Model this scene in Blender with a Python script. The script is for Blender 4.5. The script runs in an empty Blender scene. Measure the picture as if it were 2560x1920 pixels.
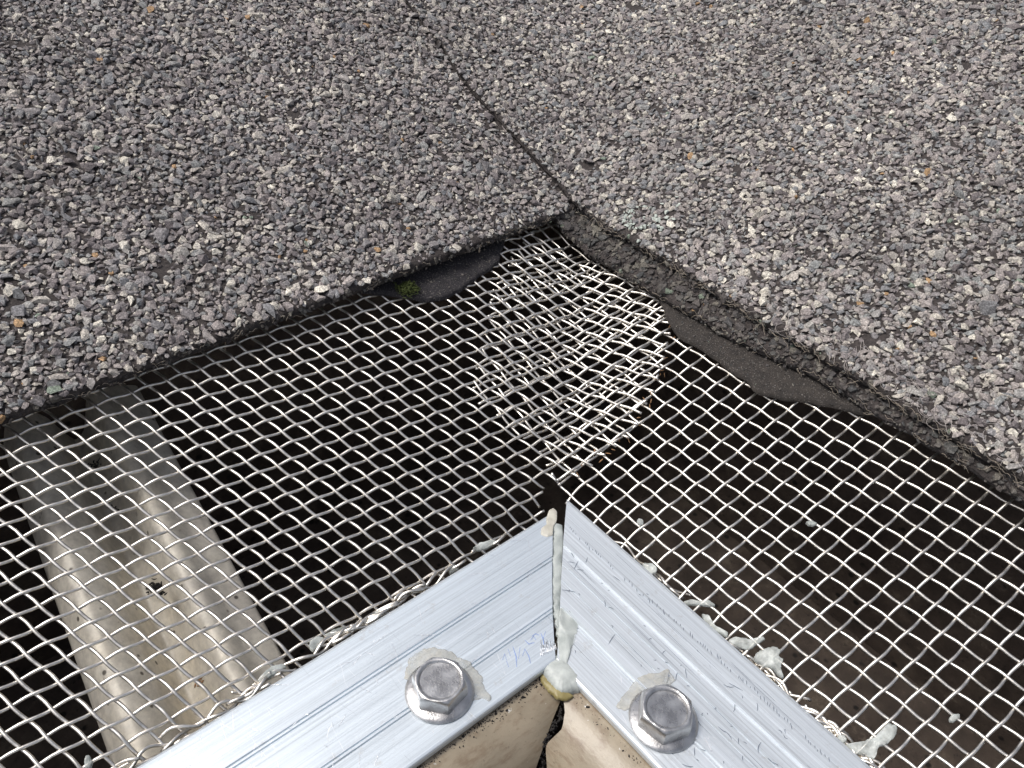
import bpy, bmesh, math, random
import numpy as np
from mathutils import Vector, Matrix
rng = np.random.default_rng(7)
random.seed(7)
sc = bpy.context.scene
sc.unit_settings.scale_length = 0.01          # one unit is one centimetre
COL = sc.collection

# ------------------------------------------------------------------ camera
CAM = np.array([-8.40571885, -7.37331218, 12.0])
ROT = np.array([[0.76428899, -0.37436583, 0.52508338],
                [-0.64165975, -0.52267148, 0.56132636],
                [0.0643047, -0.76594043, -0.63968755]])
FPX = 2148.38
cam_data = bpy.data.cameras.new("camera")
cam = bpy.data.objects.new("camera", cam_data)
COL.objects.link(cam)
m4 = Matrix.Identity(4)
for r in range(3):
    m4[r][0] = ROT[r, 0]; m4[r][1] = -ROT[r, 1]; m4[r][2] = -ROT[r, 2]; m4[r][3] = CAM[r]
cam.matrix_world = m4
cam_data.sensor_width = 36.0
cam_data.lens = 36.0 * FPX / 2560.0
cam_data.clip_start = 0.1
cam_data.clip_end = 5000.0
cam_data.dof.use_dof = True
cam_data.dof.focus_distance = 19.5
cam_data.dof.aperture_fstop = 110.0
sc.camera = cam

# ------------------------------------------------------------------ light
SUN_EL, SUN_AZ = math.radians(61), math.radians(-50)      # azimuth from +Y towards +X
w = bpy.data.worlds.new("World"); sc.world = w; w.use_nodes = True
nt = w.node_tree
sky = nt.nodes.new("ShaderNodeTexSky"); sky.sky_type = 'NISHITA'; sky.sun_disc = False
sky.sun_elevation = SUN_EL; sky.sun_rotation = SUN_AZ
sky.air_density = 0.75; sky.dust_density = 4.0; sky.ozone_density = 1.0
bg = nt.nodes["Background"]; bg.inputs[1].default_value = 0.15
hs_ = nt.nodes.new("ShaderNodeHueSaturation"); hs_.inputs["Saturation"].default_value = 0.5      # thin high cloud
nt.links.new(sky.outputs[0], hs_.inputs["Color"]); nt.links.new(hs_.outputs[0], bg.inputs[0])
sd = bpy.data.lights.new("sun", 'SUN'); sd.energy = 2.2; sd.angle = math.radians(16); sd.color = (1.0, 0.965, 0.92)
sun = bpy.data.objects.new("sun", sd); COL.objects.link(sun)
sdir = Vector((math.cos(SUN_EL) * math.sin(SUN_AZ), math.cos(SUN_EL) * math.cos(SUN_AZ), math.sin(SUN_EL)))
sun.rotation_euler = (-sdir).to_track_quat('-Z', 'Y').to_euler()
sun.location = sdir * 100
sc.view_settings.view_transform = 'Standard'
sc.view_settings.look = 'None'
sc.view_settings.exposure = 0.0
sc.view_settings.gamma = 1.0

# ------------------------------------------------------------------ surfaces the place is made of
S = 0.33
def msoft(x, y, k=0.5):
    return 0.5 * (x + y + np.sqrt((x - y) ** 2 + k * k))
def mroof(x, y):
    d = np.maximum(0, np.minimum(x, y) - 5.2)
    k = 0.25 + 0.35 * d
    return 0.5 * (x + y + np.sqrt((x - y) ** 2 + k * k))
def f_mesh(x, y): return -0.12 + S * msoft(x, y)
def roof(off): return lambda x, y: off + S * mroof(x, y)
def flat(z): return lambda x, y: z + 0 * x
def at(px, py, fn):
    """point where the line of sight through a photo pixel (2560 wide) meets the surface fn"""
    r = ROT @ np.array([px - 1280.0, py - 960.0, FPX]); z = 0.0
    for _ in range(60):
        t = (z - CAM[2]) / r[2]; q = CAM + r * t
        z = 0.5 * z + 0.5 * float(fn(q[0], q[1]))
    return q

# ------------------------------------------------------------------ helpers
def mesh_from(name, V, F, smooth=False):
    me = bpy.data.meshes.new(name)
    V = np.asarray(V, dtype=np.float32)
    if isinstance(F, np.ndarray):
        n, k = F.shape
        me.vertices.add(len(V)); me.vertices.foreach_set("co", V.ravel())
        me.loops.add(n * k); me.loops.foreach_set("vertex_index", F.astype(np.int32).ravel())
        me.polygons.add(n); me.polygons.foreach_set("loop_start", np.arange(0, n * k, k, dtype=np.int32))
        me.update(calc_edges=True)
    else:
        me.from_pydata([tuple(map(float, v)) for v in V], [], [tuple(int(i) for i in f) for f in F]); me.update()
    me.polygons.foreach_set("use_smooth", np.full(len(me.polygons), smooth))
    me.validate()
    return me
def obj(name, me, mat, parent=None):
    o = bpy.data.objects.new(name, me)
    if mat is not None: me.materials.append(mat)
    COL.objects.link(o)
    if parent is not None: o.parent = parent
    return o
def tag(o, label, cat, group=None):
    o["label"] = label; o["category"] = cat
    if group: o["group"] = group
    return o
def empty(name, loc=(0, 0, 0)):
    o = bpy.data.objects.new(name, None); COL.objects.link(o); o.location = loc; o.empty_display_size = 0.5
    return o
def structure(o): o["kind"] = "structure"; return o

class MB:
    def __init__(s): s.V = []; s.F = []; s.n = 0
    def add(s, V, F):
        V = np.asarray(V, float); s.V.append(V); s.F += [tuple(i + s.n for i in f) for f in F]; s.n += len(V)
    def mesh(s, name, smooth=False): return mesh_from(name, np.concatenate(s.V), s.F, smooth)

def tube(P, r, sides=7, cap=True, up=(0, 0, 1)):
    P = np.asarray(P, float); n = len(P)
    T = np.gradient(P, axis=0); T /= np.linalg.norm(T, axis=1)[:, None] + 1e-9
    U = np.tile(np.array(up, float), (n, 1))
    A = np.cross(T, U); ln = np.linalg.norm(A, axis=1)
    A[ln < 1e-4] = (1, 0, 0); A /= np.linalg.norm(A, axis=1)[:, None]
    B = np.cross(A, T)
    r = np.broadcast_to(np.asarray(r, float), (n,))
    th = np.linspace(0, 2 * np.pi, sides, endpoint=False)
    V = (P[:, None, :] + r[:, None, None] * (np.cos(th)[None, :, None] * A[:, None, :] + np.sin(th)[None, :, None] * B[:, None, :])).reshape(-1, 3)
    i = np.arange(n - 1)[:, None] * sides; j = np.arange(sides)[None, :]; j2 = (j + 1) % sides
    F = np.stack([i + j, i + j2, i + sides + j2, i + sides + j], -1).reshape(-1, 4)
    F = [tuple(f) for f in F.tolist()]
    if cap: F += [tuple(range(sides))[::-1], tuple(range((n - 1) * sides, n * sides))]
    return V, F

def noise1(t, seed, oct=4):
    """smooth 1-D noise"""
    r = np.random.default_rng(seed); v = 0 * np.asarray(t, float); a = 1.0; f = 1.0
    for _ in range(oct):
        ph = r.uniform(0, 6.28, 3); fr = r.uniform(.7, 1.5, 3) * f
        for p, q in zip(ph, fr): v = v + a * np.sin(np.asarray(t) * q + p) / 3
        a *= .55; f *= 2.1
    return v
def noise2(x, y, seed, f=1.0, oct=3):
    r = np.random.default_rng(seed); v = 0 * x; a = 1.0
    for _ in range(oct):
        for _k in range(4):
            an = r.uniform(0, 6.28); fr = f * r.uniform(.7, 1.5); ph = r.uniform(0, 6.28)
            v = v + a * np.sin((x * math.cos(an) + y * math.sin(an)) * fr + ph) / 4
        a *= .55; f *= 2.1
    return v

# ------------------------------------------------------------------ materials
class MT:
    def __init__(s, name):
        s.m = bpy.data.materials.new(name); s.m.use_nodes = True; s.t = s.m.node_tree
        s.b = s.t.nodes["Principled BSDF"]; s.co = s.t.nodes.new("ShaderNodeTexCoord")
    def n(s, k, **kw):
        nd = s.t.nodes.new(k)
        for a, b in kw.items():
            if a.startswith("i_"):
                key = a[2:]; key = int(key) if key.isdigit() else key.replace("_", " ")
                nd.inputs[key].default_value = b
            else: setattr(nd, a, b)
        return nd
    def l(s, a, b): s.t.links.new(a, b)
    def mapping(s, scale=(1, 1, 1), rot=(0, 0, 0)):
        mp = s.n("ShaderNodeMapping"); mp.inputs["Scale"].default_value = scale; mp.inputs["Rotation"].default_value = rot
        s.l(s.co.outputs["Object"], mp.inputs[0]); return mp.outputs[0]
    def noise(s, scale, detail=4, vec=None, rough=.55):
        nd = s.n("ShaderNodeTexNoise"); nd.inputs["Scale"].default_value = scale; nd.inputs["Detail"].default_value = detail
        nd.inputs["Roughness"].default_value = rough
        s.l(vec if vec is not None else s.co.outputs["Object"], nd.inputs["Vector"]); return nd.outputs[0]
    def ramp(s, fac, stops):
        r = s.n("ShaderNodeValToRGB"); e = r.color_ramp.elements
        while len(e) < len(stops): e.new(0.5)
        for i, (p, c) in enumerate(stops):
            e[i].position = p; e[i].color = (c, c, c, 1) if not isinstance(c, tuple) else (*c, 1)
        s.l(fac, r.inputs[0]); return r.outputs[0]
    def mix(s, fac, a, b, mode='MIX'):
        mx = s.n("ShaderNodeMix", data_type='RGBA', blend_type=mode)
        for v, k in ((fac, 0), (a, 6), (b, 7)):
            if isinstance(v, (int, float)): mx.inputs[k].default_value = v if k == 0 else (v, v, v, 1)
            elif isinstance(v, tuple): mx.inputs[k].default_value = (*v, 1)
            else: s.l(v, mx.inputs[k])
        return mx.outputs[2]
    def math(s, op, a, b=0.0):
        nd = s.n("ShaderNodeMath", operation=op)
        for i, v in enumerate((a, b)):
            if isinstance(v, (int, float)): nd.inputs[i].default_value = v
            else: s.l(v, nd.inputs[i])
        return nd.outputs[0]
    def bump(s, h, strength=.5, dist=.02, normal=None):
        b = s.n("ShaderNodeBump"); b.inputs["Strength"].default_value = strength; b.inputs["Distance"].default_value = dist
        s.l(h, b.inputs["Height"])
        if normal is not None: s.l(normal, b.inputs["Normal"])
        return b.outputs[0]
    def set(s, **kw):
        for k, v in kw.items():
            k = k.replace("_", " ")
            if isinstance(v, (int, float)): s.b.inputs[k].default_value = v
            elif isinstance(v, tuple): s.b.inputs[k].default_value = (*v, 1) if (len(v) == 3 and s.b.inputs[k].type == 'RGBA') else v
            else: s.l(v, s.b.inputs[k])
        return s.m

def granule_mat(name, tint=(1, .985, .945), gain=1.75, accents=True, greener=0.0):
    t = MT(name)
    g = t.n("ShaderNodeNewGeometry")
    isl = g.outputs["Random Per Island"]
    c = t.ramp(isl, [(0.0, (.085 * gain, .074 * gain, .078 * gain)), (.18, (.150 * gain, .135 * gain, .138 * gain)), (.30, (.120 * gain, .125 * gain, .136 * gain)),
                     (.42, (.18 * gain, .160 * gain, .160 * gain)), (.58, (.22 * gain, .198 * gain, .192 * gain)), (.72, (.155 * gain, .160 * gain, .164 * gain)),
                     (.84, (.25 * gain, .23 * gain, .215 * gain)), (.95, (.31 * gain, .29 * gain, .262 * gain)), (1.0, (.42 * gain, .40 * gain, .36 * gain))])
    if accents:
        wn = t.n("ShaderNodeTexWhiteNoise", noise_dimensions='1D'); t.l(isl, wn.inputs["W"])
        orange = t.math('GREATER_THAN', wn.outputs[0], .9975)
        c = t.mix(orange, c, (.42, .27, .15))
        green = t.math('LESS_THAN', wn.outputs[0], .0015 + greener)
        c = t.mix(green, c, (.24, .29, .24))
    n1 = t.noise(28, 5, rough=.7)
    c = t.mix(1.0, c, t.ramp(n1, [(.32, .40), (.5, .92), (.66, 1.8)]), 'MULTIPLY')
    n0 = t.noise(.35, 2)
    c = t.mix(1.0, c, t.ramp(n0, [(.3, .82), (.7, 1.12)]), 'MULTIPLY')
    c = t.mix(1.0, c, tint, 'MULTIPLY')
    h = t.math('ADD', n1, t.noise(70, 2))
    return t.set(Base_Color=c, Roughness=.62, Normal=t.bump(h, .8, .02), Specular_IOR_Level=.45)
def asphalt_mat():
    t = MT("shingle_asphalt")
    n = t.noise(14, 6, rough=.7)
    c = t.ramp(n, [(.3, (.022, .018, .017)), (.55, (.055, .045, .042)), (.8, (.13, .11, .10))])
    return t.set(Base_Color=c, Roughness=.8, Normal=t.bump(n, 1, .05))
def felt_mat(name, c0, c1):
    t = MT(name)
    n = t.noise(6, 6, rough=.7); sp = t.noise(38, 2)
    c = t.ramp(n, [(.3, c0), (.7, c1)])
    c = t.mix(t.ramp(sp, [(.62, 0.0), (.68, .8)]), c, (.20, .18, .165))
    return t.set(Base_Color=c, Roughness=.85, Normal=t.bump(sp, .8, .02))
def wire_mat():
    t = MT("stainless_wire")
    n = t.noise(9, 4); f = t.noise(60, 2)
    c = t.ramp(n, [(.3, (.62, .585, .53)), (.6, (.86, .82, .755))])
    c = t.mix(t.ramp(t.noise(1.7, 5, rough=.7), [(.70, 0.0), (.76, .7)]), c, (.30, .20, .12))
    return t.set(Base_Color=c, Metallic=1.0, Roughness=t.ramp(f, [(.3, .28), (.7, .46)]), Normal=t.bump(f, .12, .003))
def alu_mat(name, along, tone, dark):
    t = MT(name)
    sx = (.12, 26, 26) if along == 'X' else (26, .12, 26)
    sx2 = (.5, 90, 90) if along == 'X' else (90, .5, 90)
    n = t.noise(1, 5, t.mapping(sx), .65); fi = t.noise(1, 3, t.mapping(sx2), .6)
    blot = t.noise(.9, 4)
    c = t.ramp(n, [(.28, tuple(.66 * v for v in tone)), (.42, tuple(.9 * v for v in tone)), (.55, tone), (.70, tuple(min(1, 1.18 * v) for v in tone))])
    # scratches: thin bright nicks across the grain, in two directions
    for k, (rot, sc3, lo, col, str_) in enumerate([(.5, (4.5, .55, 1), .962, (.98, .98, 1.0), .7), (-.9, (5.0, .8, 1), .970, (.97, .98, 1.0), .7), (1.3, (3.2, .5, 1), .965, dark, .55)]):
        v = t.n("ShaderNodeTexVoronoi", feature='DISTANCE_TO_EDGE'); v.inputs["Scale"].default_value = 1.0
        t.l(t.mapping(sc3, (0, 0, rot)), v.inputs["Vector"])
        line = t.math('LESS_THAN', v.outputs["Distance"], .007)
        msk = t.ramp(t.noise(1.3 + k * .4, 3), [(.60, 0.0), (.66, str_ * .9)])
        c = t.mix(t.math('MULTIPLY', line, msk), c, col)
    c = t.mix(t.ramp(blot, [(.42, 0.0), (.75, .35)]), c, tuple(min(1, v * 1.08) for v in tone))
    dirt = t.ramp(t.noise(2.6, 7, rough=.8), [(.58, 0.0), (.70, .6)])
    c = t.mix(dirt, c, (.48, .47, .45))
    r = t.ramp(fi, [(.3, .32), (.7, .54)])
    h = t.math('ADD', t.math('MULTIPLY', fi, .5), n)
    return t.set(Base_Color=c, Metallic=.62, Roughness=r, Specular_IOR_Level=.3, Normal=t.bump(h, .35, .01))
def steel_mat():
    t = MT("zinc_screw_steel")
    n = t.noise(4, 5); f = t.noise(30, 3)
    c = t.ramp(n, [(.3, (.42, .41, .40)), (.6, (.63, .625, .62))])
    c = t.mix(t.ramp(f, [(.62, 0.0), (.70, .6)]), c, (.32, .29, .26))
    return t.set(Base_Color=c, Metallic=.95, Roughness=t.ramp(n, [(.3, .22), (.7, .42)]), Normal=t.bump(t.math('ADD', f, n), .35, .012))
def sealant_mat(name, c0, c1, rough=.45, alpha=1.0):
    t = MT(name)
    n = t.noise(5, 5); f = t.noise(1.7, 4)
    c = t.ramp(n, [(.3, c0), (.65, c1)])
    c = t.mix(t.ramp(f, [(.60, 0.0), (.72, .55)]), c, tuple(v * .45 for v in c0))
    if alpha < 1: t.set(Alpha=t.ramp(t.noise(3.5, 5, rough=.7), [(.35, alpha * .45), (.65, min(1, alpha * 1.3))]))
    return t.set(Base_Color=c, Roughness=rough, Normal=t.bump(n, .5, .03), Subsurface_Weight=.15, Subsurface_Radius=(.1, .1, .08), Subsurface_Scale=.3)
def hanger_mat():
    t = MT("weathered_aluminium")
    n = t.noise(.7, 5); m = t.noise(5, 6, rough=.7)
    c = t.ramp(n, [(.3, (.54, .50, .44)), (.5, (.64, .60, .52)), (.7, (.70, .64, .53))])
    c = t.mix(1.0, c, t.ramp(m, [(.3, .72), (.7, 1.15)]), 'MULTIPLY')
    sp = t.n("ShaderNodeTexVoronoi"); sp.inputs["Scale"].default_value = 2.4; t.l(t.co.outputs["Object"], sp.inputs["Vector"])
    c = t.mix(t.ramp(sp.outputs["Distance"], [(.07, .9), (.12, 0.0)]), c, (.05, .04, .03))
    c = t.mix(t.ramp(t.noise(2.6, 6, rough=.75), [(.64, 0.0), (.70, .6)]), c, (.20, .16, .12))
    return t.set(Base_Color=c, Metallic=.12, Roughness=.52, Normal=t.bump(m, .25, .02))
def gutter_in_mat():
    t = MT("grimy_gutter_inside")
    n = t.noise(.8, 6, rough=.7); m = t.noise(5, 5, rough=.7)
    c = t.ramp(n, [(.3, (.034, .025, .020)), (.52, (.072, .054, .043)), (.7, (.12, .095, .072))])
    c = t.mix(t.ramp(m, [(.60, 0.0), (.68, .9)]), c, (.012, .009, .008))
    sp = t.n("ShaderNodeTexVoronoi"); sp.inputs["Scale"].default_value = 2.6; t.l(t.co.outputs["Object"], sp.inputs["Vector"])
    c = t.mix(t.math("MULTIPLY", t.ramp(sp.outputs["Distance"], [(.14, .95), (.24, 0.0)]), t.ramp(t.noise(1.1, 3), [(.48, 0.0), (.56, 1.0)])), c, (.006, .005, .004))
    c = t.mix(t.ramp(t.noise(1.6, 7, rough=.8), [(.58, 0.0), (.66, .6)]), c, (.16, .13, .10))
    return t.set(Base_Color=c, Roughness=.75, Normal=t.bump(m, .6, .05))
def lip_mat():
    t = MT("dirty_beige_gutter_enamel")
    n = t.noise(1.1, 5); m = t.noise(1, 5, t.mapping((3, 3, 14)), .7)
    c = t.ramp(n, [(.3, (.25, .21, .15)), (.55, (.33, .275, .20)), (.75, (.25, .23, .165))])
    c = t.mix(t.ramp(m, [(.48, 0.0), (.66, .75)]), c, (.20, .145, .095))
    c = t.mix(t.ramp(t.noise(9, 5, rough=.75), [(.62, 0.0), (.70, .6)]), c, (.10, .07, .05))
    c = t.mix(t.ramp(t.noise(6, 3), [(.70, 0.0), (.73, .9)]), c, (.75, .74, .70))
    return t.set(Base_Color=c, Roughness=.38, Normal=t.bump(m, .25, .03))
def plain(name, col, rough=.8, bs=8, metal=0.0):
    t = MT(name); n = t.noise(bs, 5)
    c = t.ramp(n, [(.3, tuple(v * .7 for v in col)), (.7, tuple(v * 1.25 for v in col))])
    return t.set(Base_Color=c, Roughness=rough, Metallic=metal, Normal=t.bump(n, .5, .03))

M_gran = granule_mat("shingle_granules")
M_gran_r = granule_mat("shingle_granules_right", (1.0, .99, .94), 1.8)
M_gran_d = granule_mat("shingle_granules_shaded_mossy", (.84, .82, .76), .62, True, .008)  # darker granule copy: shade on edges and lower plies in the colour, some mossy
M_asph = asphalt_mat()
M_felt = felt_mat("shaded_underlayment", (.010, .009, .011), (.030, .026, .030))  # felt darkened so the eave's shadow on the left flap sits in its colour
M_felt_r = felt_mat("brown_underlayment", (.012, .010, .009), (.045, .037, .031))
M_wire = wire_mat()
M_alu_l = alu_mat("extruded_aluminium", 'X', (.64, .70, .75), (.40, .43, .47))
M_alu_r = alu_mat("extruded_aluminium_scuffed", 'Y', (.72, .765, .80), (.35, .38, .42))
M_steel = steel_mat()
M_seal = sealant_mat("white_sealant", (.34, .365, .35), (.52, .55, .525)); M_bead = sealant_mat("grey_sealant", (.33, .36, .345), (.48, .51, .49))
M_seal_y = sealant_mat("aged_sealant", (.42, .40, .34), (.58, .56, .49))
M_hang = hanger_mat(); M_film = sealant_mat("sealant_film", (.46, .45, .40), (.60, .59, .54), .35, .62); M_scrap = sealant_mat("sealant_scrap", (.38, .41, .39), (.56, .59, .565), .4, .85)
M_gin = gutter_in_mat()
M_lip = lip_mat()
M_dark = plain("dark_wood", (.035, .024, .018), .9)
M_moss = plain("moss_green", (.045, .060, .010), .9, 20)
M_black = plain("black_grime", (.012, .010, .009), .8, 20)
M_fibre = plain("glass_fibre", (.46, .39, .31), .6, 20)
M_hair = plain("pale_fluff", (.50, .45, .42), .6, 20)
M_ink = plain("blue_ink", (.24, .34, .62), .5, 20)
M_scr = plain("scratch_grey", (.16, .19, .24), .5, 20)
M_nick = plain("bright_metal_nick", (.80, .82, .85), .3, 20, 0.8)
M_lichen = plain("pale_lichen", (.48, .52, .47), .9, 14)
M_rust = plain("tan_debris", (.36, .20, .10), .8, 20)
M_ground = plain("paving_ground", (.26, .23, .20), .9, .05); M_path = plain("terracotta_path", (.60, .20, .07), .9, .05)

# ------------------------------------------------------------------ setting: ground, roof deck, fascia
g = mesh_from("ground", [(-600, -600, -260), (600, -600, -260), (600, 600, -260), (-600, 600, -260)], [(0, 1, 2, 3)])
structure(obj("ground", g, M_ground))
hp = at(1362, 1908, lambda x, y: -259.0)
g = mesh_from("path", [(hp[0] + a, hp[1] + b_, -259.0) for a, b_ in ((-25, -25), (25, -25), (25, 25), (-25, 25))], [(0, 1, 2, 3)])
structure(obj("path", g, M_path))

def prism(poly, z0, z1):
    n = len(poly); V = [(x, y, z0) for x, y in poly] + [(x, y, z1) for x, y in poly]
    F = [tuple(range(n))[::-1], tuple(range(n, 2 * n))] + [(i, (i + 1) % n, n + (i + 1) % n, n + i) for i in range(n)]
    return V, F
b = MB(); b.add(*prism([(-40, 7.8), (7.8, 7.8), (7.8, -40), (9.4, -40), (9.4, 9.4), (-40, 9.4)], -22, 2.1))
structure(obj("wall", b.mesh("wall"), M_dark))
def roof_grid(xs, ys, off, mask):
    X, Y = np.meshgrid(xs, ys, indexing='ij'); Z = roof(off)(X, Y); return X, Y, Z
xs = np.linspace(-40, 60, 60); ys = np.linspace(-40, 60, 60)
X, Y = np.meshgrid(xs, ys, indexing='ij'); Z = -0.25 + S * mroof(X, Y)
idx = np.arange(X.size).reshape(X.shape); F = []
for i in range(59):
    for j in range(59):
        if max(xs[i], ys[j]) > 8.3 : F.append((idx[i, j], idx[i + 1, j], idx[i + 1, j + 1], idx[i, j + 1]))
V = np.stack([X, Y, Z], -1).reshape(-1, 3)
structure(obj("roof_deck", mesh_from("roof_deck", V, F), M_dark))

# ------------------------------------------------------------------ gutters (L shaped, mitred at the inside corner)
def sweep_mitre(profile, axis, far, c0=0.0):
    """profile: (d, z) pairs; axis 'X': wall runs along x at y = d; the end towards the corner is cut on x = y"""
    V = []; F = []; n = len(profile); steps = 24
    for k in range(steps + 1):
        f = k / steps
        for d, z in profile:
            c_ = c0(d) if callable(c0) else c0
            a = d + c_ + (far - d) * f
            V.append((a, d, z) if axis == 'X' else (d, a, z))
    for k in range(steps):
        for i in range(n - 1):
            q = (k * n + i, k * n + i + 1, (k + 1) * n + i + 1, (k + 1) * n + i)
            F.append(q if axis == 'X' else q[::-1])
    return V, F
INNER = -2.45
lip_prof = [(INNER + .75, -.55), (INNER + .55, -.20), (INNER + .1, -.16), (INNER - .15, -.20), (INNER - .45, -.34), (INNER - .72, -.60), (INNER - .90, -.98),
            (INNER - .97, -1.45), (INNER - .90, -2.0), (INNER - .62, -2.6), (INNER - .25, -3.1), (INNER - .10, -3.9), (INNER - .05, -6.6)]
for ax, lab in (('X', "left gutter run, beige enamel lip showing below the aluminium rail's lower edge"),
                ('Y', "right gutter run, beige enamel lip beside the right aluminium rail")):
    g0 = empty("gutter", (0, 0, -3)); tag(g0, lab, "gutter", "gutter runs meeting at the inside corner")
    off = Vector((0, 0, 3))
    def gp(name, prof, mat, far=-40, c0=0.0, smooth=True):
        V, F = sweep_mitre(prof, ax, far, c0); V = [(x, y, z + 3) for x, y, z in V]
        o = obj(name, mesh_from(name, V, F, smooth), mat, g0)
        return o
    # smooth the lip profile
    P = np.array(lip_prof); tt = np.linspace(0, len(P) - 1, 60)
    prof = np.stack([np.interp(tt, range(len(P)), P[:, 0]), np.interp(tt, range(len(P)), P[:, 1])], 1)
    ker = np.array([1, 2, 3, 2, 1]) / 9.0
    pp = prof.copy()
    for c_ in (0, 1): pp[2:-2, c_] = np.convolve(prof[:, c_], ker, 'valid')
    sg = 1 if ax == 'X' else -1
    jog = lambda d: sg * float(np.interp(-d, [2.35, 2.6, 2.75, 2.9, 3.05, 3.17, 3.3], [.05, .28, .36, .32, .15, .02, 0])) - .018 - .02 * abs(math.sin(d * 9)) - float(np.interp(-d, [3.2, 3.4], [0, .16]))
    gp("front_lip", [tuple(q) for q in pp], M_lip, c0=jog)
    gp("floor", [(INNER + .2, -6.6), (1, -6.62), (4, -6.6), (7.6, -6.6)], M_gin)
    gp("front_wall", [(INNER + .76, -.56), (INNER + .3, -2.6), (INNER + .2, -6.6)], M_gin)
    gp("back_wall", [(7.6, -6.6), (7.6, 1.9)], M_gin)

# ------------------------------------------------------------------ shingles
NP = 26
PROTO = []
for k in range(NP):
    bm = bmesh.new()
    n = random.randint(10, 15)
    el = random.uniform(1.0, 1.55)
    for _ in range(n):
        v = Vector((random.gauss(0, 1), random.gauss(0, 1), random.gauss(0, 1))).normalized() * random.uniform(.78, 1.0)
        bm.verts.new((v.x * el, v.y / el ** .4, v.z * random.uniform(.48, .70)))
    r = bmesh.ops.convex_hull(bm, input=bm.verts)
    bmesh.ops.delete(bm, geom=list({e for e in r['geom_interior'] + r['geom_unused'] if isinstance(e, bmesh.types.BMVert)}), context='VERTS')
    bmesh.ops.triangulate(bm, faces=bm.faces)
    bm.verts.index_update()
    PROTO.append((np.array([v.co[:] for v in bm.verts]), np.array([[q.index for q in f.verts] for f in bm.faces])))
    bm.free()

def granules(pos, nrm, size, seed, tilt=.30):
    """one mesh of angular chips: pos (N,3), nrm (N,3), size (N,)"""
    r = np.random.default_rng(seed); N = len(pos)
    nn = nrm + r.normal(0, tilt, (N, 3)); nn /= np.linalg.norm(nn, axis=1)[:, None]
    a = r.normal(0, 1, (N, 3)); a -= (a * nn).sum(1)[:, None] * nn; a /= np.linalg.norm(a, axis=1)[:, None]
    bb = np.cross(nn, a); kind = r.integers(0, NP, N)
    Vs, Fs, base = [], [], 0
    for k in range(NP):
        id_ = np.where(kind == k)[0]
        if not len(id_): continue
        pv, pf = PROTO[k]
        V = pos[id_, None, :] + size[id_, None, None] * (pv[None, :, 0, None] * a[id_, None, :] + pv[None, :, 1, None] * bb[id_, None, :] + pv[None, :, 2, None] * nn[id_, None, :])
        F = pf[None] + (np.arange(len(id_)) * len(pv))[:, None, None] + base
        Vs.append(V.reshape(-1, 3)); Fs.append(F.reshape(-1, 3)); base += len(id_) * len(pv)
    return mesh_from("granules", np.concatenate(Vs), np.concatenate(Fs), False)

def scatter(x0, x1, y0, y1, step, seed):
    r = np.random.default_rng(seed)
    gx = np.arange(x0, x1, step); gy = np.arange(y0, y1, step * .87)
    X, Y = np.meshgrid(gx, gy, indexing='ij'); X = X + (np.arange(len(gy)) % 2)[None, :] * step * .5
    X = X + r.uniform(-.46, .46, X.shape) * step; Y = Y + r.uniform(-.46, .46, Y.shape) * step
    return X.ravel(), Y.ravel()

def inside(poly, X, Y):
    c = np.zeros(X.shape, bool); n = len(poly)
    for i in range(n):
        x1, y1 = poly[i]; x2, y2 = poly[(i + 1) % n]
        cond = ((y1 > Y) != (y2 > Y)) & (X < (x2 - x1) * (Y - y1) / (y2 - y1 + 1e-12) + x1)
        c ^= cond
    return c
def in_view(P, margin):
    q = (P - CAM) @ ROT
    u = 1280 + FPX * q[:, 0] / q[:, 2]; v = 960 + FPX * q[:, 1] / q[:, 2]
    return (q[:, 2] > 0) & (u > -margin) & (u < 2560 + margin) & (v > -margin) & (v < 1920 + margin)

def edgeL(x): return 5.38 + .018 * noise1(x * 1.1, 3) + .008 * noise1(x * 9, 4)
def edgeR(y):
    base = np.interp(y, [-30, -6, 0, 5.4, 9.5, 12.6, 18, 40], [5.02, 5.02, 5.06, 5.10, 5.12, 5.55, 6.3, 9.0])
    return base + .035 * noise1(y * 1.6, 5) + .014 * noise1(y * 8, 6)
def edgeR2(y):
    return np.interp(y, [-30, -6, -2, 0, 2, 4, 5.6, 7], [4.97, 4.97, 4.92, 4.68, 4.58, 4.50, 4.55, 5.6]) + .03 * noise1(y * 1.9, 15) + .015 * noise1(y * 9, 16)

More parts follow.
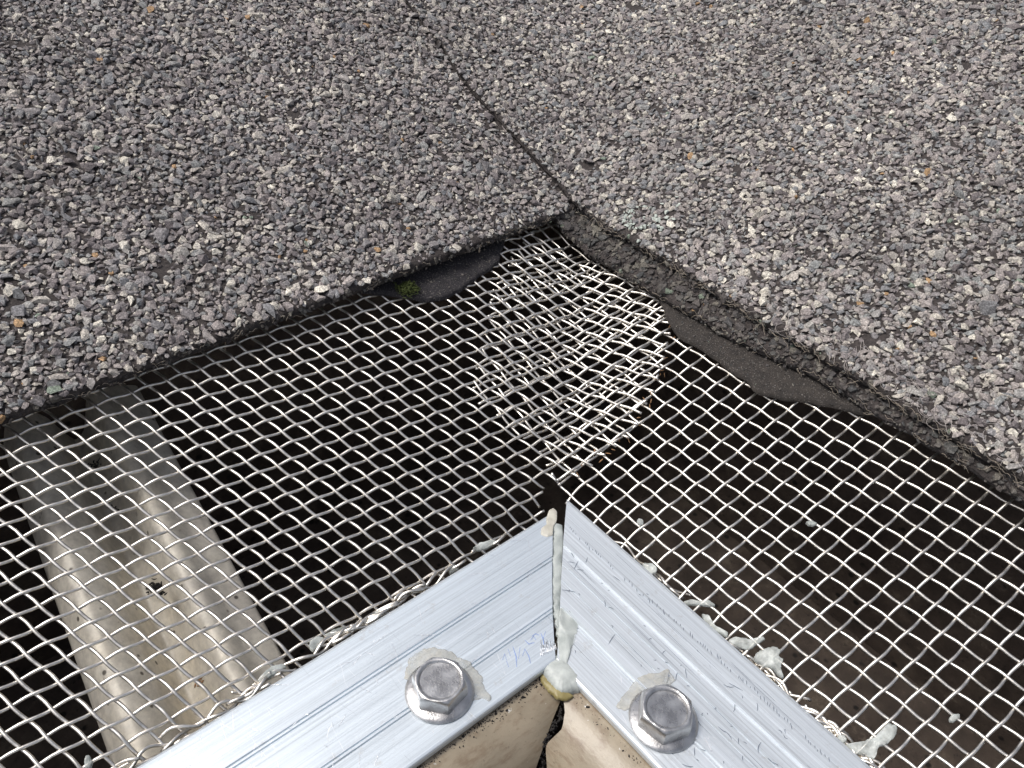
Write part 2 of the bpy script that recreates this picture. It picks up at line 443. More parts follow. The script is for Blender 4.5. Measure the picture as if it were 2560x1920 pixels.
def slab(name, kind, off, thick, edge, lo, hi, far, wob=.012, top_extra=None):
    """sheet whose front edge follows edge(t); kind 'L': runs along x, rises with y; 'R': runs along y, rises with x"""
    t = np.arange(lo, hi, .12); e = edge(t)
    d = np.concatenate([[0, .03, .1, .2], np.arange(.4, 3, .3), np.linspace(3.2, far, 36)])
    T, D = np.meshgrid(t, d, indexing='ij'); E = e[:, None] + D
    X, Y = (T, E) if kind == 'L' else (E, T)
    Z = roof(off)(X, Y) + wob * noise2(X, Y, 11, 2.2)
    Z[:, 0] -= .035                                              # rounded arris
    nT, nD = T.shape
    top = np.stack([X, Y, Z], -1)
    rows = [top[:, k] for k in range(nD)]
    skirt = []
    for q, (dd, dz) in enumerate([(.012, -.33), (-.01, -.55), (.03, -.8), (.0, -1.0), (.5, -1.02), (2.5, -1.02)]):
        P = top[:, 0].copy()
        j = dd + .022 * noise1(t * 7 + q * 5, 30 + q, 3)
        if kind == 'L': P[:, 1] += j
        else: P[:, 0] += j
        P[:, 2] = roof(off)(P[:, 0], P[:, 1]) + dz * thick - .035 * (q == 0)
        skirt.append(P)
    rows = skirt[::-1] + rows
    V = np.stack(rows, 1).reshape(-1, 3); R = len(rows)
    i = np.arange(nT - 1)[:, None] * R; j = np.arange(R - 1)[None, :]
    F = np.stack([i + j, i + R + j, i + R + j + 1, i + j + 1], -1).reshape(-1, 4)
    if kind == 'R': F = F[:, ::-1]
    return mesh_from(name, V, F, True)

def normals(X, Y, off):
    e = .01; fn = roof(off)
    dx = (fn(X + e, Y) - fn(X - e, Y)) / (2 * e); dy = (fn(X, Y + e) - fn(X, Y - e)) / (2 * e)
    n = np.stack([-dx, -dy, np.ones_like(X)], -1); return n / np.linalg.norm(n, axis=1)[:, None]

def cover(kind, off, edge, lo, hi, far, seed, step=.152, keep=None, med=.083, dull=False):
    Ps, Ns, Ss = [], [], []
    for q, (st, mul) in enumerate([(step, 1.0), (step * .72, .60)]):
        r = np.random.default_rng(seed + q)
        if kind == 'L': X, Y = scatter(lo, hi, 4.5, 5.4 + far, st, seed + q); D = Y - edge(X)
        else: X, Y = scatter(4.0, 5 + far, lo, hi, st, seed + q); D = X - edge(Y)
        ok = D > -.01
        if keep is not None: ok &= keep(X, Y)
        X, Y = X[ok], Y[ok]
        s = med * mul * np.exp(r.normal(0, .27, len(X))); s = np.minimum(s, .160)
        big = r.random(len(X)) < .02 * (q == 0); s[big] *= 1.35
        Z = roof(off)(X, Y) + .012 * noise2(X, Y, 11, 2.2) + s * (.28 if q == 0 else .2) + .004
        # bald spots where the asphalt shows
        bald = noise2(X, Y, 77 + seed, 3.0) + .6 * noise2(X, Y, 78 + seed, 9.0)
        ok = ~((bald > .95) & (r.random(len(X)) < .75))
        P = np.stack([X, Y, Z], -1)
        ok &= in_view(P, 420)
        Ps.append(P[ok]); Ns.append(normals(X[ok], Y[ok], off)); Ss.append(s[ok])
    return np.concatenate(Ps), np.concatenate(Ns), np.concatenate(Ss)

def edge_chips(kind, off, thick, edge, lo, hi, seed, dens=26, sz=.036):
    r = np.random.default_rng(seed); n = int((hi - lo) * dens)
    t = r.uniform(lo, hi, n); dz = -r.uniform(0.02, 1.0, n) * thick; e = edge(t) + r.normal(.0, .018, n)
    X, Y = (t, e) if kind == 'L' else (e, t)
    Z = roof(off)(X, Y) + dz
    P = np.stack([X, Y, Z], -1); N = np.tile((0, -1, .4) if kind == 'L' else (-1, 0, .4), (n, 1)).astype(float)
    N /= np.linalg.norm(N, axis=1)[:, None]
    ok = in_view(P, 420) & ((kind == 'L') | (t < 5.3) | (r.random(n) < .25))
    return P[ok], N[ok], (sz * np.exp(r.normal(0, .45, n)))[ok]

def shingle(name, label, kind, off, thick, edge, lo, hi, far, mat, edge_mat, seed, keep=None, med=.083, group=None):
    base = obj(name, slab(name, kind, off, thick, edge, lo, hi, far), M_asph)
    tag(base, label, "roof shingle", group)
    P, N, Sz = cover(kind, off, edge, lo, hi, min(far, 24), seed, keep=keep, med=med)
    o = obj("granule_coating", granules(P, N, Sz, seed), mat, base); o["kind"] = "stuff"
    P, N, Sz = edge_chips(kind, off, thick, edge, lo, hi, seed + 9)
    o = obj("edge_granules", granules(P, N, Sz, seed + 5, .6), edge_mat, base); o["kind"] = "stuff"
    return base

GRP = "asphalt shingles at the valley"
sh_left = shingle("asphalt_shingle", "grey granule shingle filling the upper left, its eave above the open wire mesh", 'L', .45, .17, edgeL, -26, 7.0, 30,
                  M_gran, M_gran_d, 101, keep=lambda X, Y: X < edgeR(Y) - .05, group=GRP)
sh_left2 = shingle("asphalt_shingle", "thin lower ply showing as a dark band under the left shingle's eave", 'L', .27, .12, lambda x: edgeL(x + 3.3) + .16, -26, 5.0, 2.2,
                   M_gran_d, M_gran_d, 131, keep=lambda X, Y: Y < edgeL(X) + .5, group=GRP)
sh_right = shingle("asphalt_shingle", "grey granule shingle filling the upper right, lapped over the left one at the seam", 'R', .60, .15, edgeR, -30, 34, 34,
                   M_gran_r, M_gran_d, 201, med=.085, group=GRP)
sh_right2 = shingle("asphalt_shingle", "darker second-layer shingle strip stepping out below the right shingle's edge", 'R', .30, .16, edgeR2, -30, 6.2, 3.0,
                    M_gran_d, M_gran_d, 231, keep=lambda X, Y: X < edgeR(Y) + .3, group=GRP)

# ------------------------------------------------------------------ underlayment scraps
def patch(name, poly_px, fn, thick, mat, label, cat, n=26, seed=1, edge_amp=.03, dome=0.0):
    P = np.array([at(x, y, fn)[:2] for x, y in poly_px]) if not isinstance(poly_px, np.ndarray) else poly_px
    return patch_world(name, P, fn, thick, mat, label, cat, n, seed, edge_amp, dome)
def outline(P, n, seed, amp):
    Q = np.vstack([P, P[:1]]); L = np.concatenate([[0], np.cumsum(np.linalg.norm(np.diff(Q, axis=0), axis=1))])
    s = np.linspace(0, L[-1], n * len(P), endpoint=False)
    X = np.interp(s, L, Q[:, 0]); Y = np.interp(s, L, Q[:, 1])
    C = np.stack([X, Y], 1)
    for _ in range(2): C = (np.roll(C, 1, 0) + 2 * C + np.roll(C, -1, 0)) / 4
    th = 2 * np.pi * s / L[-1]; ctr = C.mean(0)
    d = C - ctr; d /= np.linalg.norm(d, axis=1)[:, None] + 1e-9
    nn = amp * (np.sin(th * 5 + seed) + np.sin(th * 11 + seed * 2.1) * .7 + np.sin(th * 23 + seed * 3.3) * .5 + np.sin(th * 41 + seed) * .35)
    return C + d * nn[:, None] * min(1.0, math.sqrt(abs(0.5 * np.sum(P[:, 0] * np.roll(P[:, 1], -1) - np.roll(P[:, 0], -1) * P[:, 1]))) / .9), ctr
def patch_mesh(P, fn, thick, n, seed, amp, dome, zoff=0.0, rough=0.0):
    C, ctr = outline(P, n, seed, amp); N = len(C)
    rings = []
    f0 = lambda q: fn(q[:, 0], q[:, 1])
    rings.append(np.column_stack([C, f0(C) + zoff - thick]))
    rings.append(np.column_stack([C, f0(C) + zoff]))
    for k, s in enumerate((.94, .82, .64, .42, .2)):
        q = ctr + (C - ctr) * s
        z = f0(q) + zoff + dome * (1 - s * s) ** .5 + rough * noise2(q[:, 0], q[:, 1], seed, 9.0)
        rings.append(np.column_stack([q, z]))
    V = np.vstack(rings + [np.array([[*ctr, float(fn(ctr[0], ctr[1])) + zoff + dome]])])
    F = []
    for k in range(len(rings) - 1):
        for i in range(N): F.append((k * N + i, k * N + (i + 1) % N, (k + 1) * N + (i + 1) % N, (k + 1) * N + i))
    last = (len(rings) - 1) * N
    for i in range(N): F.append((last + i, last + (i + 1) % N, len(V) - 1))
    # orientation outwards
    a = 0.5 * np.sum(C[:, 0] * np.roll(C[:, 1], -1) - np.roll(C[:, 0], -1) * C[:, 1])
    if a < 0: F = [f[::-1] for f in F]
    return V, F
def patch_world(name, P, fn, thick, mat, label, cat, n=26, seed=1, edge_amp=.03, dome=0.0, zoff=0.0, rough=0.0, parent=None):
    V, F = patch_mesh(P, fn, thick, n, seed, edge_amp, dome, zoff, rough)
    o = obj(name, mesh_from(name, V, F, True), mat, parent)
    if label: tag(o, label, cat)
    return o
K = 2560 / 2212
f_felt = lambda x, y: .06 + S * msoft(x, y)
feltL = np.array([(-1.3, 6.3), (-.9, 5.7), (-.35, 5.42), (.1, 5.1), (.55, 4.80), (.9, 4.74), (1.25, 4.82), (1.9, 4.98), (2.6, 5.12), (3.3, 5.75), (3.4, 6.4), (1, 6.5)])
fl_ = patch_world("underlayment_scrap", feltL, f_felt, .09, M_felt, "black gritty underlayment flap hanging from under the left shingle", "roofing felt", 14, 3, .022)
feltR = np.array([(5.6, 2.6), (4.75, 2.2), (4.42, 1.65), (4.18, 1.10), (4.20, .3), (4.19, -.83), (4.08, -1.03), (4.52, -1.95), (5.0, -2.95), (5.5, -3.6), (6.2, -3.6), (6.3, 2.6)])
fr_ = patch_world("underlayment_scrap", feltR, f_felt, .09, M_felt_r, "brown gritty underlayment flap poking out under the right shingle layers", "roofing felt", 14, 5, .022)

def grit(parent_poly, fn, n, seed, parent):
    r = np.random.default_rng(seed); lo, hi = parent_poly.min(0), parent_poly.max(0)
    X = r.uniform(lo[0], hi[0], n); Y = r.uniform(lo[1], hi[1], n); ok = inside([tuple(q) for q in parent_poly * .98 + parent_poly.mean(0) * .02], X, Y); X, Y = X[ok], Y[ok]
    P = np.stack([X, Y, fn(X, Y) + .004], -1)
    o = obj("grit", granules(P, np.tile((0, 0, 1.0), (len(P), 1)), .011 * np.exp(r.normal(0, .45, len(P))), seed, .6), M_gran_d, parent); o["kind"] = "stuff"
# ------------------------------------------------------------------ wire mesh
grit(feltL, f_felt, 2600, 301, fl_); grit(feltR, f_felt, 5200, 302, fr_)
AMP = .0225; WR = .0282
def top_surf(x, y):
    x = np.asarray(x, float); y = np.asarray(y, float)
    z = -.12 + S * msoft(x, y, .5)
    br = np.clip((np.minimum(x, y) + .3) / 1.2, 0, 1)
    return z + .065 * br * br * (3 - 2 * br) + .015 * noise2(x, y, 5, .8, 2)
def low_surf(x, y):
    return -.13 + S * msoft(x, y, .4) + .012 * noise2(x, y, 6, .9, 2)
def dip(x, y):
    """the sheet turns down where it goes under the rails (x<0: y ~ 0 ; y<0: x ~ 0)"""
    d = np.where(x < y, y, x) if False else np.maximum(x, y)
    return -.16 * np.exp(-(np.maximum(d, -.1) / .33) ** 2)
def weave(surf, O, A, B, poly, nu, nv, seed, warp):
    r = np.random.default_rng(seed); b = MB(); SPC = 6
    eps = .01
    for fam in (0, 1):
        for w_ in range(*(nv if fam == 0 else nu)):
            lo, hi = (nu if fam == 0 else nv)
            t = np.arange(lo, hi, 1 / SPC) + 0.0
            jit = r.normal(0, .014) + .016 * noise1(t * .9 + w_ * 3.1, seed + 50, 2)
            if fam == 0: u, v = t, w_ + jit
            else: u, v = w_ + jit, t
            X = O[0] + A[0] * u + B[0] * v; Y = O[1] + A[1] * u + B[1] * v
            X = np.broadcast_to(X, t.shape) + 0; Y = np.broadcast_to(Y, t.shape) + 0
            dx, dy = warp(X, Y); X = X + dx; Y = Y + dy
            # crimp: knuckled wave, also a slight sideways kink
            ph = np.pi * (t + w_)
            cr = np.cos(ph); cr = np.sign(cr) * np.abs(cr) ** .8
            off = AMP * cr * (1 if fam == 0 else -1) * (1 + (.12 if fam == 0 else -.12))
            kink = .012 * np.sin(ph + .6)
            e = B if fam == 0 else A
            ne = math.hypot(*e); X = X + kink * e[0] / ne; Y = Y + kink * e[1] / ne
            ok = inside(poly, X, Y)
            if not ok.any(): continue
            Z = surf(X, Y) + dip(X, Y) + off
            edges = np.flatnonzero(np.diff(np.concatenate([[0], ok.astype(int), [0]])))
            for s0, s1 in zip(edges[::2], edges[1::2]):
                if s1 - s0 < 4: continue
                P = np.stack([X[s0:s1], Y[s0:s1], Z[s0:s1]], 1)
                for side in (0, 1):                         # cut ends spring up a little and wander
                    q = P if side == 0 else P[::-1]
                    k = min(7, len(q) // 2); wgt = (np.arange(k)[::-1] / max(k, 1)) ** 2
                    q[:k, 2] += wgt * r.uniform(-.03, .05); q[:k, 0] += wgt * r.normal(0, .025); q[:k, 1] += wgt * r.normal(0, .025)
                b.add(*tube(P, WR * (1 + r.normal(0, .02)), 7))
    return b
rad = math.radians
# left sheet
A = (.315 * .995 * math.cos(rad(-2)), .315 * math.sin(rad(-2)))
Bv = (.318 * math.cos(rad(-70.5)), .310 * math.sin(rad(-70.5)))
polyL = [(-30, 7.5), (-30, -.35), (-.4, -.35), (-.28, .28), (.1, .42), (.55, .12), (2.0, .1), (3.43, .75), (4.5, 1.5), (4.85, 2.4), (5.0, 3.3), (4.3, 5.0), (3.9, 5.6), (3.7, 6.4), (3.5, 7.5)]
def warpL(x, y):
    s_ = np.clip((x - 1.0) / 4, 0, 1) ** 2
    return .05 * noise2(x, y, 21, .45, 2), .06 * noise2(x, y, 22, .5, 2) - .25 * s_ * 1.2
bL = weave(top_surf, (-1.32, 2.98), A, Bv, polyL, (-50, 40), (-34, 26), 41, warpL)
def strays(b, kind, n, seed):
    r = np.random.default_rng(seed)
    for k in range(n):
        t0 = -r.uniform(.3, 11); L = r.uniform(.5, 1.8); t = np.linspace(t0, t0 - L, 26)
        o_ = .02 + .09 * r.random() + .06 * np.sin((t - t0) * r.uniform(5, 10) + r.uniform(0, 6)) + .13 * ((t - t0) / L) ** 2 * r.choice([0, 1])
        z = -.19 + .05 * np.sin(t * 9.7 + r.uniform(0, 6)) + .05 * r.random()
        P = np.stack([t, o_, z], 1) if kind == 'X' else np.stack([o_ + .14, t, z], 1)
        b.add(*tube(P, WR, 7))
strays(bL, 'X', 26, 3)
oL = obj("wire_mesh", bL.mesh("wire_mesh", True), M_wire)
tag(oL, "left sheet of woven steel wire mesh, its cut edge lying on top at the corner", "wire mesh", "woven wire gutter screens")
A2 = (.330 * math.cos(rad(-4)), .330 * math.sin(rad(-4)))
B2 = (.352 * math.cos(rad(-87.5)), .352 * math.sin(rad(-87.5)))
polyR = [(7.5, -30), (-.35, -30), (-.35, -.5), (.05, -.1), (.2, .3), (.30, 1.0), (.20, 1.6), (-.12, 2.7), (1.3, 4.0), (1.9, 4.6), (3.5, 5.5), (7.5, 7.0)]
def warpR(x, y):
    return .04 * noise2(x, y, 25, .45, 2), .04 * noise2(x, y, 26, .5, 2)
bR = weave(low_surf, (3.66, -2.71), A2, B2, polyR, (-16, 16), (-34, 84), 43, warpR)
strays(bR, 'Y', 22, 4)
oR = obj("wire_mesh", bR.mesh("wire_mesh", True), M_wire)
tag(oR, "right sheet of woven steel wire mesh beside the right rail, tucked under the left sheet", "wire mesh", "woven wire gutter screens")

# ------------------------------------------------------------------ gutter hanger seen through the mesh
hx = [-.02, 0.0, .05, .10, .16, .24, .33, .40, .46, .54, .60, .66, .74, .84, .94, 1.0, 1.01]
hz = [-.60, -.30, -.04, .12, .16, .08, -.12, -.46, -.68, -.56, -.20, .16, .18, -.02, -.10, -.16, -.45]
hs = np.linspace(0, 1, 80); cx = np.interp(hs, np.linspace(0, 1, len(hx)), hx); cz = np.interp(hs, np.linspace(0, 1, len(hz)), hz)
for _ in range(3):
    if _ < 2: cz[1:-1] = (cz[:-2] + 2 * cz[1:-1] + cz[2:]) / 4
yy = np.linspace(-1.2, 7.5, 60); V = []
for y in yy:
    x0 = -8.34 + .105 * (y - .9) ; x1 = -5.42 + .060 * (y - .9)
    for c_, z_ in zip(cx, cz): V.append((x0 + (x1 - x0) * c_, y, -1.25 + .22 * y + z_ * 1.5 + .02 * math.sin(y * 2.1)))
n_ = len(cx); F = [(i * n_ + j, i * n_ + j + 1, (i + 1) * n_ + j + 1, (i + 1) * n_ + j) for i in range(59) for j in range(n_ - 1)]
o = obj("gutter_hanger", mesh_from("gutter_hanger", V, [f[::-1] for f in F], True), M_hang)
tag(o, "pale ribbed metal gutter hanger crossing below the left wire mesh", "gutter hanger")
fh = lambda x, y: -1.12 + .2 * y
def clump(name, c, r0, n, mat, label, cat, seed, thr=.012, flatten=.5):
    r = np.random.default_rng(seed); b = MB()
    for _ in range(n):
        p = c + r.normal(0, r0 * .45, 3) * (1, 1, flatten)
        d = r.normal(0, 1, 3); d /= np.linalg.norm(d); l = r0 * r.uniform(.3, .9)
        t = np.linspace(-.5, .5, 5)[:, None]
        P = p + d * l * t + np.cross(d, r.normal(0, 1, 3)) * l * .35 * (t ** 2)
        b.add(*tube(P, thr * r.uniform(.6, 1.5) * np.array([.4, 1, 1.2, 1, .3]), 5))
    o = obj(name, b.mesh(name, True), mat); tag(o, label, cat); return o
clump("debris_clump", at(390, 1478, fh) + (0, 0, .06), .15, 80, M_black, "black knot of dry debris on the hanger below the mesh", "debris", 61)
clump("debris_clump", at(238, 1168, fh) + (0, 0, .03), .13, 26, M_black, "small dark debris tuft near the hanger's upper end", "debris", 62, .01)
clump("debris_clump", at(290, 1275, fh) + (0, 0, .03), .07, 14, M_black, "tiny round black speck midway down the hanger", "debris", 63, .012)
clump("debris_clump", at(500, 1705, fh) + (0, 0, .03), .10, 16, M_rust, "brownish debris flake on the hanger near the aluminium rail", "debris", 64, .012)
f_fl = lambda x, y: .10 + S * msoft(x, y)
pm = np.array([.15, 5.22, .0]); pm[2] = f_fl(pm[0], pm[1]) + .03
clump("moss_clump", pm, .20, 420, M_moss, "green moss tuft on the black underlayment flap under the left eave", "moss", 65, .008, .35)

# ------------------------------------------------------------------ aluminium rails
def rail(kind, ends, prof, mat, name, label):
    """ends: function d -> coordinate of the mitre end along the rail, for depth d across it"""
    V = []; n = len(prof); steps = 30
    for k in range(steps + 1):
        f = k / steps
        for d, z in prof:
            a0 = ends(d); a = a0 + (-32 - a0) * (f ** 1.6)
            V.append((a, d, z) if kind == 'X' else (d, a, z))
    F = []
    for k in range(steps):
        for i in range(n):
            j = (i + 1) % n
            F.append((k * n + i, k * n + j, (k + 1) * n + j, (k + 1) * n + i))
    F.append(tuple(range(n))[::-1]); F.append(tuple(range(steps * n, (steps + 1) * n)))
    if kind == 'X': F = [f[::-1] for f in F]
    me = mesh_from(name, V, F, False)
    bm = bmesh.new(); bm.from_mesh(me); bmesh.ops.recalc_face_normals(bm, faces=bm.faces); bm.to_mesh(me); bm.free()
    o = obj(name, me, mat); tag(o, label, "metal rail", "aluminium rails framing the screen"); return o
def groove(c, w_, dep): return [(c + w_, 0), (c + w_ * .35, -dep), (c - w_ * .35, -dep), (c - w_, 0)]
def ridge(c, w_, h): return [(c + w_, 0), (c + w_ * .45, h), (c - w_ * .45, h), (c - w_, 0)]
TH = .13
profL = [(-.11, -TH), (-.10, -.07), (-.13, -.03), (-.17, -.008), (-.24, 0), (-.50, .004)] + groove(-.905, .018, .03) + groove(-.965, .018, .03) + [(-1.3, 0)] + groove(-1.715, .018, .03) + groove(-1.775, .018, .03) + [(-2.2, 0), (-2.42, -.002), (-2.455, -.012), (-2.47, -.04), (-2.47, -TH)]
profR = [(.15, -TH), (.15, -.07), (.12, -.02), (.05, 0), (-.3, .003)] + ridge(-.68, .030, .034) + [(-.9, 0)] + groove(-1.0, .010, .016) + groove(-1.25, .008, .012) + [(-1.4, 0)] + ridge(-1.61, .030, .034) + groove(-1.69, .016, .022) + [(-2.1, 0), (-2.33, -.002), (-2.36, -.012), (-2.38, -.04), (-2.38, -TH)]
def endL(d): return np.interp(-d, [.1, .95, 1.75, 2.47], [-.31, -1.07, -1.80, -2.37]) + .008 * math.sin(d * 21)
def endR(d): return np.interp(-d, [-.15, 0, .68, 1.62, 2.4], [-.02, -.16, -.80, -1.75, -2.52]) + .006 * math.sin(d * 19)
railL = rail('X', endL, profL, M_alu_l, "aluminium_rail", "brushed aluminium rail sloping down to the left, two double grooves along it")
railR = rail('Y', endR, profR, M_alu_r, "aluminium_rail", "scuffed aluminium rail sloping down to the right, with raised bright ridges")

def strokes(name, lines, wdt, mat, parent, z=.006):
    b = MB()
    for P in lines:
        P = np.array(P, float); n = len(P)
        T = np.gradient(P, axis=0); T /= np.linalg.norm(T, axis=1)[:, None] + 1e-9
        Nn = np.stack([-T[:, 1], T[:, 0]], 1); w_ = wdt * np.sin(np.linspace(.35, np.pi - .35, n))[:, None]
        a = P + Nn * w_; c = P - Nn * w_
        V = np.vstack([np.column_stack([a, np.full(n, z)]), np.column_stack([c, np.full(n, z)])])
        b.add(V, [(i, i + 1, n + i + 1, n + i) for i in range(n - 1)])
    me = b.mesh(name)
    bm = bmesh.new(); bm.from_mesh(me)
    for f in bm.faces:
        if f.normal.z < 0: f.normal_flip()
    bm.to_mesh(me); bm.free()
    o = obj(name, me, mat, parent)
    if name != 'pen_marks': o['kind'] = 'stuff'
    return o
f0 = flat(0.006)
def px(*pts): return [at(x, y, f0)[:2] for x, y in pts]
# blue pen strokes left on the left rail beside the mitre
ink = [px((1256, 1650), (1262, 1634), (1266, 1650)), px((1266, 1652), (1272, 1668)), px((1282, 1616), (1290, 1640), (1292, 1668)), px((1300, 1618), (1296, 1646)),
       px((1306, 1640), (1312, 1622), (1322, 1640), (1326, 1658)), px((1330, 1590), (1340, 1584), (1348, 1588)), px((1326, 1600), (1334, 1590), (1340, 1600)),
       px((1352, 1582), (1358, 1598), (1360, 1612)), px((1364, 1578), (1358, 1596)), px((1276, 1640), (1270, 1622)), px((1312, 1600), (1322, 1610), (1336, 1606))]
strokes("pen_marks", ink, .008, M_ink, railL)
r = np.random.default_rng(12); ln = []
for _ in range(120):
    x = -r.uniform(1.2, 13); y = -r.uniform(.2, 2.4); an = r.choice([2.2, 1.1, .3, 2.7]) + r.normal(0, .25); l = r.uniform(.03, .22) * r.choice([1, 1, 1.8])
    if x > -abs(y) - .5: continue
    t = np.linspace(-.5, .5, 4)[:, None]
    ln.append(np.array([x, y]) + t * l * np.array([math.cos(an), math.sin(an)]) + (t ** 2) * r.normal(0, .03, 2))
strokes("scratches", ln, .0045, M_nick, railL, .0055)
# ruler-like row of ticks and loose dark scuffs on the right rail
ln = []
y = -.55
while y > -6.5:
    if r.random() < .8:
        x = -.31 + r.normal(0, .012) + .04 * math.sin(y); l = r.uniform(.03, .10); an = .75 + r.normal(0, .12)
        t = np.linspace(-.5, .5, 3)[:, None]; ln.append(np.array([x, y]) + t * l * np.array([math.cos(an), math.sin(an)]))
    y -= r.uniform(.035, .085)
for _ in range(90):
    y = -.7 - 6.8 * r.random() ** 1.3; x = r.choice([-.45, -.85, -1.15, -1.35, -.95, -1.9]) + r.normal(0, .12)
    if y > x - .25: continue
    an = r.choice([.8, 1.9, .6, 1.55, 2.4]) + r.normal(0, .2); l = .03 + .22 * r.random() ** 2.2
    t = np.linspace(-.5, .5, 4)[:, None]; ln.append(np.array([x, y]) + t * l * np.array([math.cos(an), math.sin(an)]) + (t ** 2) * r.normal(0, .05, 2))
strokes("scuff_marks", ln, .0062, M_scr, railR, .008)
ln = []
for _ in range(40):
    y = -r.uniform(.7, 8.5); x = -r.uniform(0, 2.2)
    if y > x - .3: continue
    l = r.uniform(.3, 1.6); t = np.linspace(-.5, .5, 5)[:, None]; ln.append(np.array([x, y]) + t * l * np.array([.02, 1]))
strokes("drag_lines", ln, .003, M_scr, railR, .0065)
# burr where the saw cut ran out on the left rail
b = MB()
for k in range(16):
    p = np.array([*at(1352 + k * 2.6, 1640 - k * 1.2 + random.uniform(-2, 2), f0)[:2], .004]); q = np.array([*at(1350 + k * 2.6 + random.uniform(-3, 3), 1606 + random.uniform(-6, 8), f0)[:2], .010])
    b.add(*tube(np.linspace(p, q, 4), .006, 5))
obj("saw_burrs", b.mesh("saw_burrs", True), M_nick, railL)

# ------------------------------------------------------------------ hex washer-head screws
def lathe_hex(rings, n=72, rot=0.0):
    """rings: (radius, z, hexness)"""
    th = np.linspace(0, 2 * np.pi, n, endpoint=False); V = []
    ap = np.cos(np.pi / 6) / np.cos(((th + rot) % (np.pi / 3)) - np.pi / 6)
    for rr, z, h in rings:
        rad_ = rr * ((1 - h) + h * ap); V.append(np.stack([rad_ * np.cos(th), rad_ * np.sin(th), np.full(n, z)], 1))
    V = np.vstack(V); F = []
    for k in range(len(rings) - 1):
        for i in range(n): F.append((k * n + i, k * n + (i + 1) % n, (k + 1) * n + (i + 1) % n, (k + 1) * n + i))
    F.append(tuple(range((len(rings) - 1) * n, len(rings) * n)))
    return V, F
def screw(px_, label, rot, hexn, dish):
    c = at(*px_, flat(.03)); t = empty("hex_screw", (c[0] + .02, c[1] + .03, 0.0)); t.scale = (.94, .94, .94); tag(t, label, "screw", "hex screws in the rails")
    fl = lathe_hex([(.50, .005, 0), (.545, .012, 0), (.56, .028, 0), (.555, .042, 0), (.50, .062, 0), (.44, .085, .3), (.30, .09, .5)], rot=rot)
    obj("washer_flange", mesh_from("washer_flange", fl[0], fl[1], True), M_steel, t)
    hd = lathe_hex([(.468, .06, hexn), (.466, .085, hexn), (.462, .28, hexn), (.452, .325, hexn * .9), (.43, .36, hexn * .6), (.40, .382, .25), (.372, .388, .08), (.345, .382, .02), (.325, .365, 0), (.315, .388 - dish, 0), (.20, .384 - dish, 0), (.08, .387 - dish, 0)], rot=rot)
    me = mesh_from("hex_head", hd[0], hd[1], True)
    bm = bmesh.new(); bm.from_mesh(me)
    for e in bm.edges:
        if len(e.link_faces) == 2 and e.calc_face_angle(0) > .55: e.smooth = False
    bm.to_mesh(me); bm.free()
    obj("hex_head", me, M_steel, t)
    return t
screw((1099, 1733), "hex screw with a scratched matt top on the left aluminium rail", .85, 1.0, .045)
screw((1660, 1803), "hex screw with a shiny dished top on the right aluminium rail", .35, .8, .06)

# ------------------------------------------------------------------ sealant
def seal(poly, fn, label, mat=None, dome=.05, seed=1, amp=.02, thick=.03, name="sealant_blob", zoff=.004, rough=.012, n=12, group=None):
    P = np.array([at(x, y, fn)[:2] for x, y in poly])
    o = patch_world(name, P, fn, thick, mat or M_seal, label, "sealant", n, seed, amp, dome, zoff, rough)
    if group: o["group"] = group
    return o
rl = flat(0.0); ms = lambda x, y: f_mesh(x, y) + .02 + dip(x, y) * .8
# bead filling the mitre gap
pts = [(1392, 1308, 13), (1394, 1345, 12.5), (1392, 1400, 12), (1391, 1450, 12), (1390, 1490, 10), (1391, 1520, 7.5), (1396, 1560, 6), (1400, 1600, 5)]
b = MB(); V = []
secs = []
for k, (x, y, wpx) in enumerate([tuple(np.interp(q, range(len(pts)), [p[j] for p in pts]) for j in range(3)) for q in np.linspace(0, len(pts) - 1, 60)]):
    wl = wpx + 2.2 * math.sin(k * 1.3) + 1.6 * math.sin(k * 2.9); wr = wpx + 1.5
    a = at(x - wl, y, rl); c = at(x + wr, y, rl); row = []
    for s_ in np.linspace(0, 1, 9):
        p = a + (c - a) * s_; z = .035 * math.sin(math.pi * s_) ** .6 - .055 + .012 * math.sin(k * .8 + s_ * 4); row.append((p[0], p[1], z))
    secs.append(row)
V = np.array(secs).reshape(-1, 3); F = [(i * 9 + j, i * 9 + j + 1, (i + 1) * 9 + j + 1, (i + 1) * 9 + j) for i in range(59) for j in range(8)]
me = mesh_from("sealant_bead", V, F, True); bm = bmesh.new(); bm.from_mesh(me)
for f in bm.faces:
    if f.normal.z < 0: f.normal_flip()
ex = bmesh.ops.extrude_face_region(bm, geom=bm.faces[:]); 
for v in ex['geom']:
    if isinstance(v, bmesh.types.BMVert): pass
bm.to_mesh(me); bm.free()
me = mesh_from("sealant_bead", np.vstack([V, V - (0, 0, .05)]), F + [tuple(i + len(V) for i in f[::-1]) for f in F], True)
tag(obj("sealant_bead", me, M_bead), "grey-white sealant bead filling the mitre gap between the two rails", "sealant")
seal([(1366, 1296), (1372, 1276), (1384, 1270), (1393, 1280), (1392, 1300), (1384, 1318), (1382, 1338), (1368, 1344), (1352, 1338), (1353, 1322), (1366, 1312)], rl, "yellowish sealant smear on the left rail's tip", M_seal_y, .02, 2, .008)
seal([(1400, 1520), (1412, 1516), (1432, 1540), (1448, 1560), (1442, 1580), (1436, 1600), (1424, 1640), (1416, 1664), (1400, 1660), (1396, 1620), (1394, 1570)], rl, "chalky grey sealant smear across the foot of the mitre", M_bead, .03, 4, .02, rough=.03)
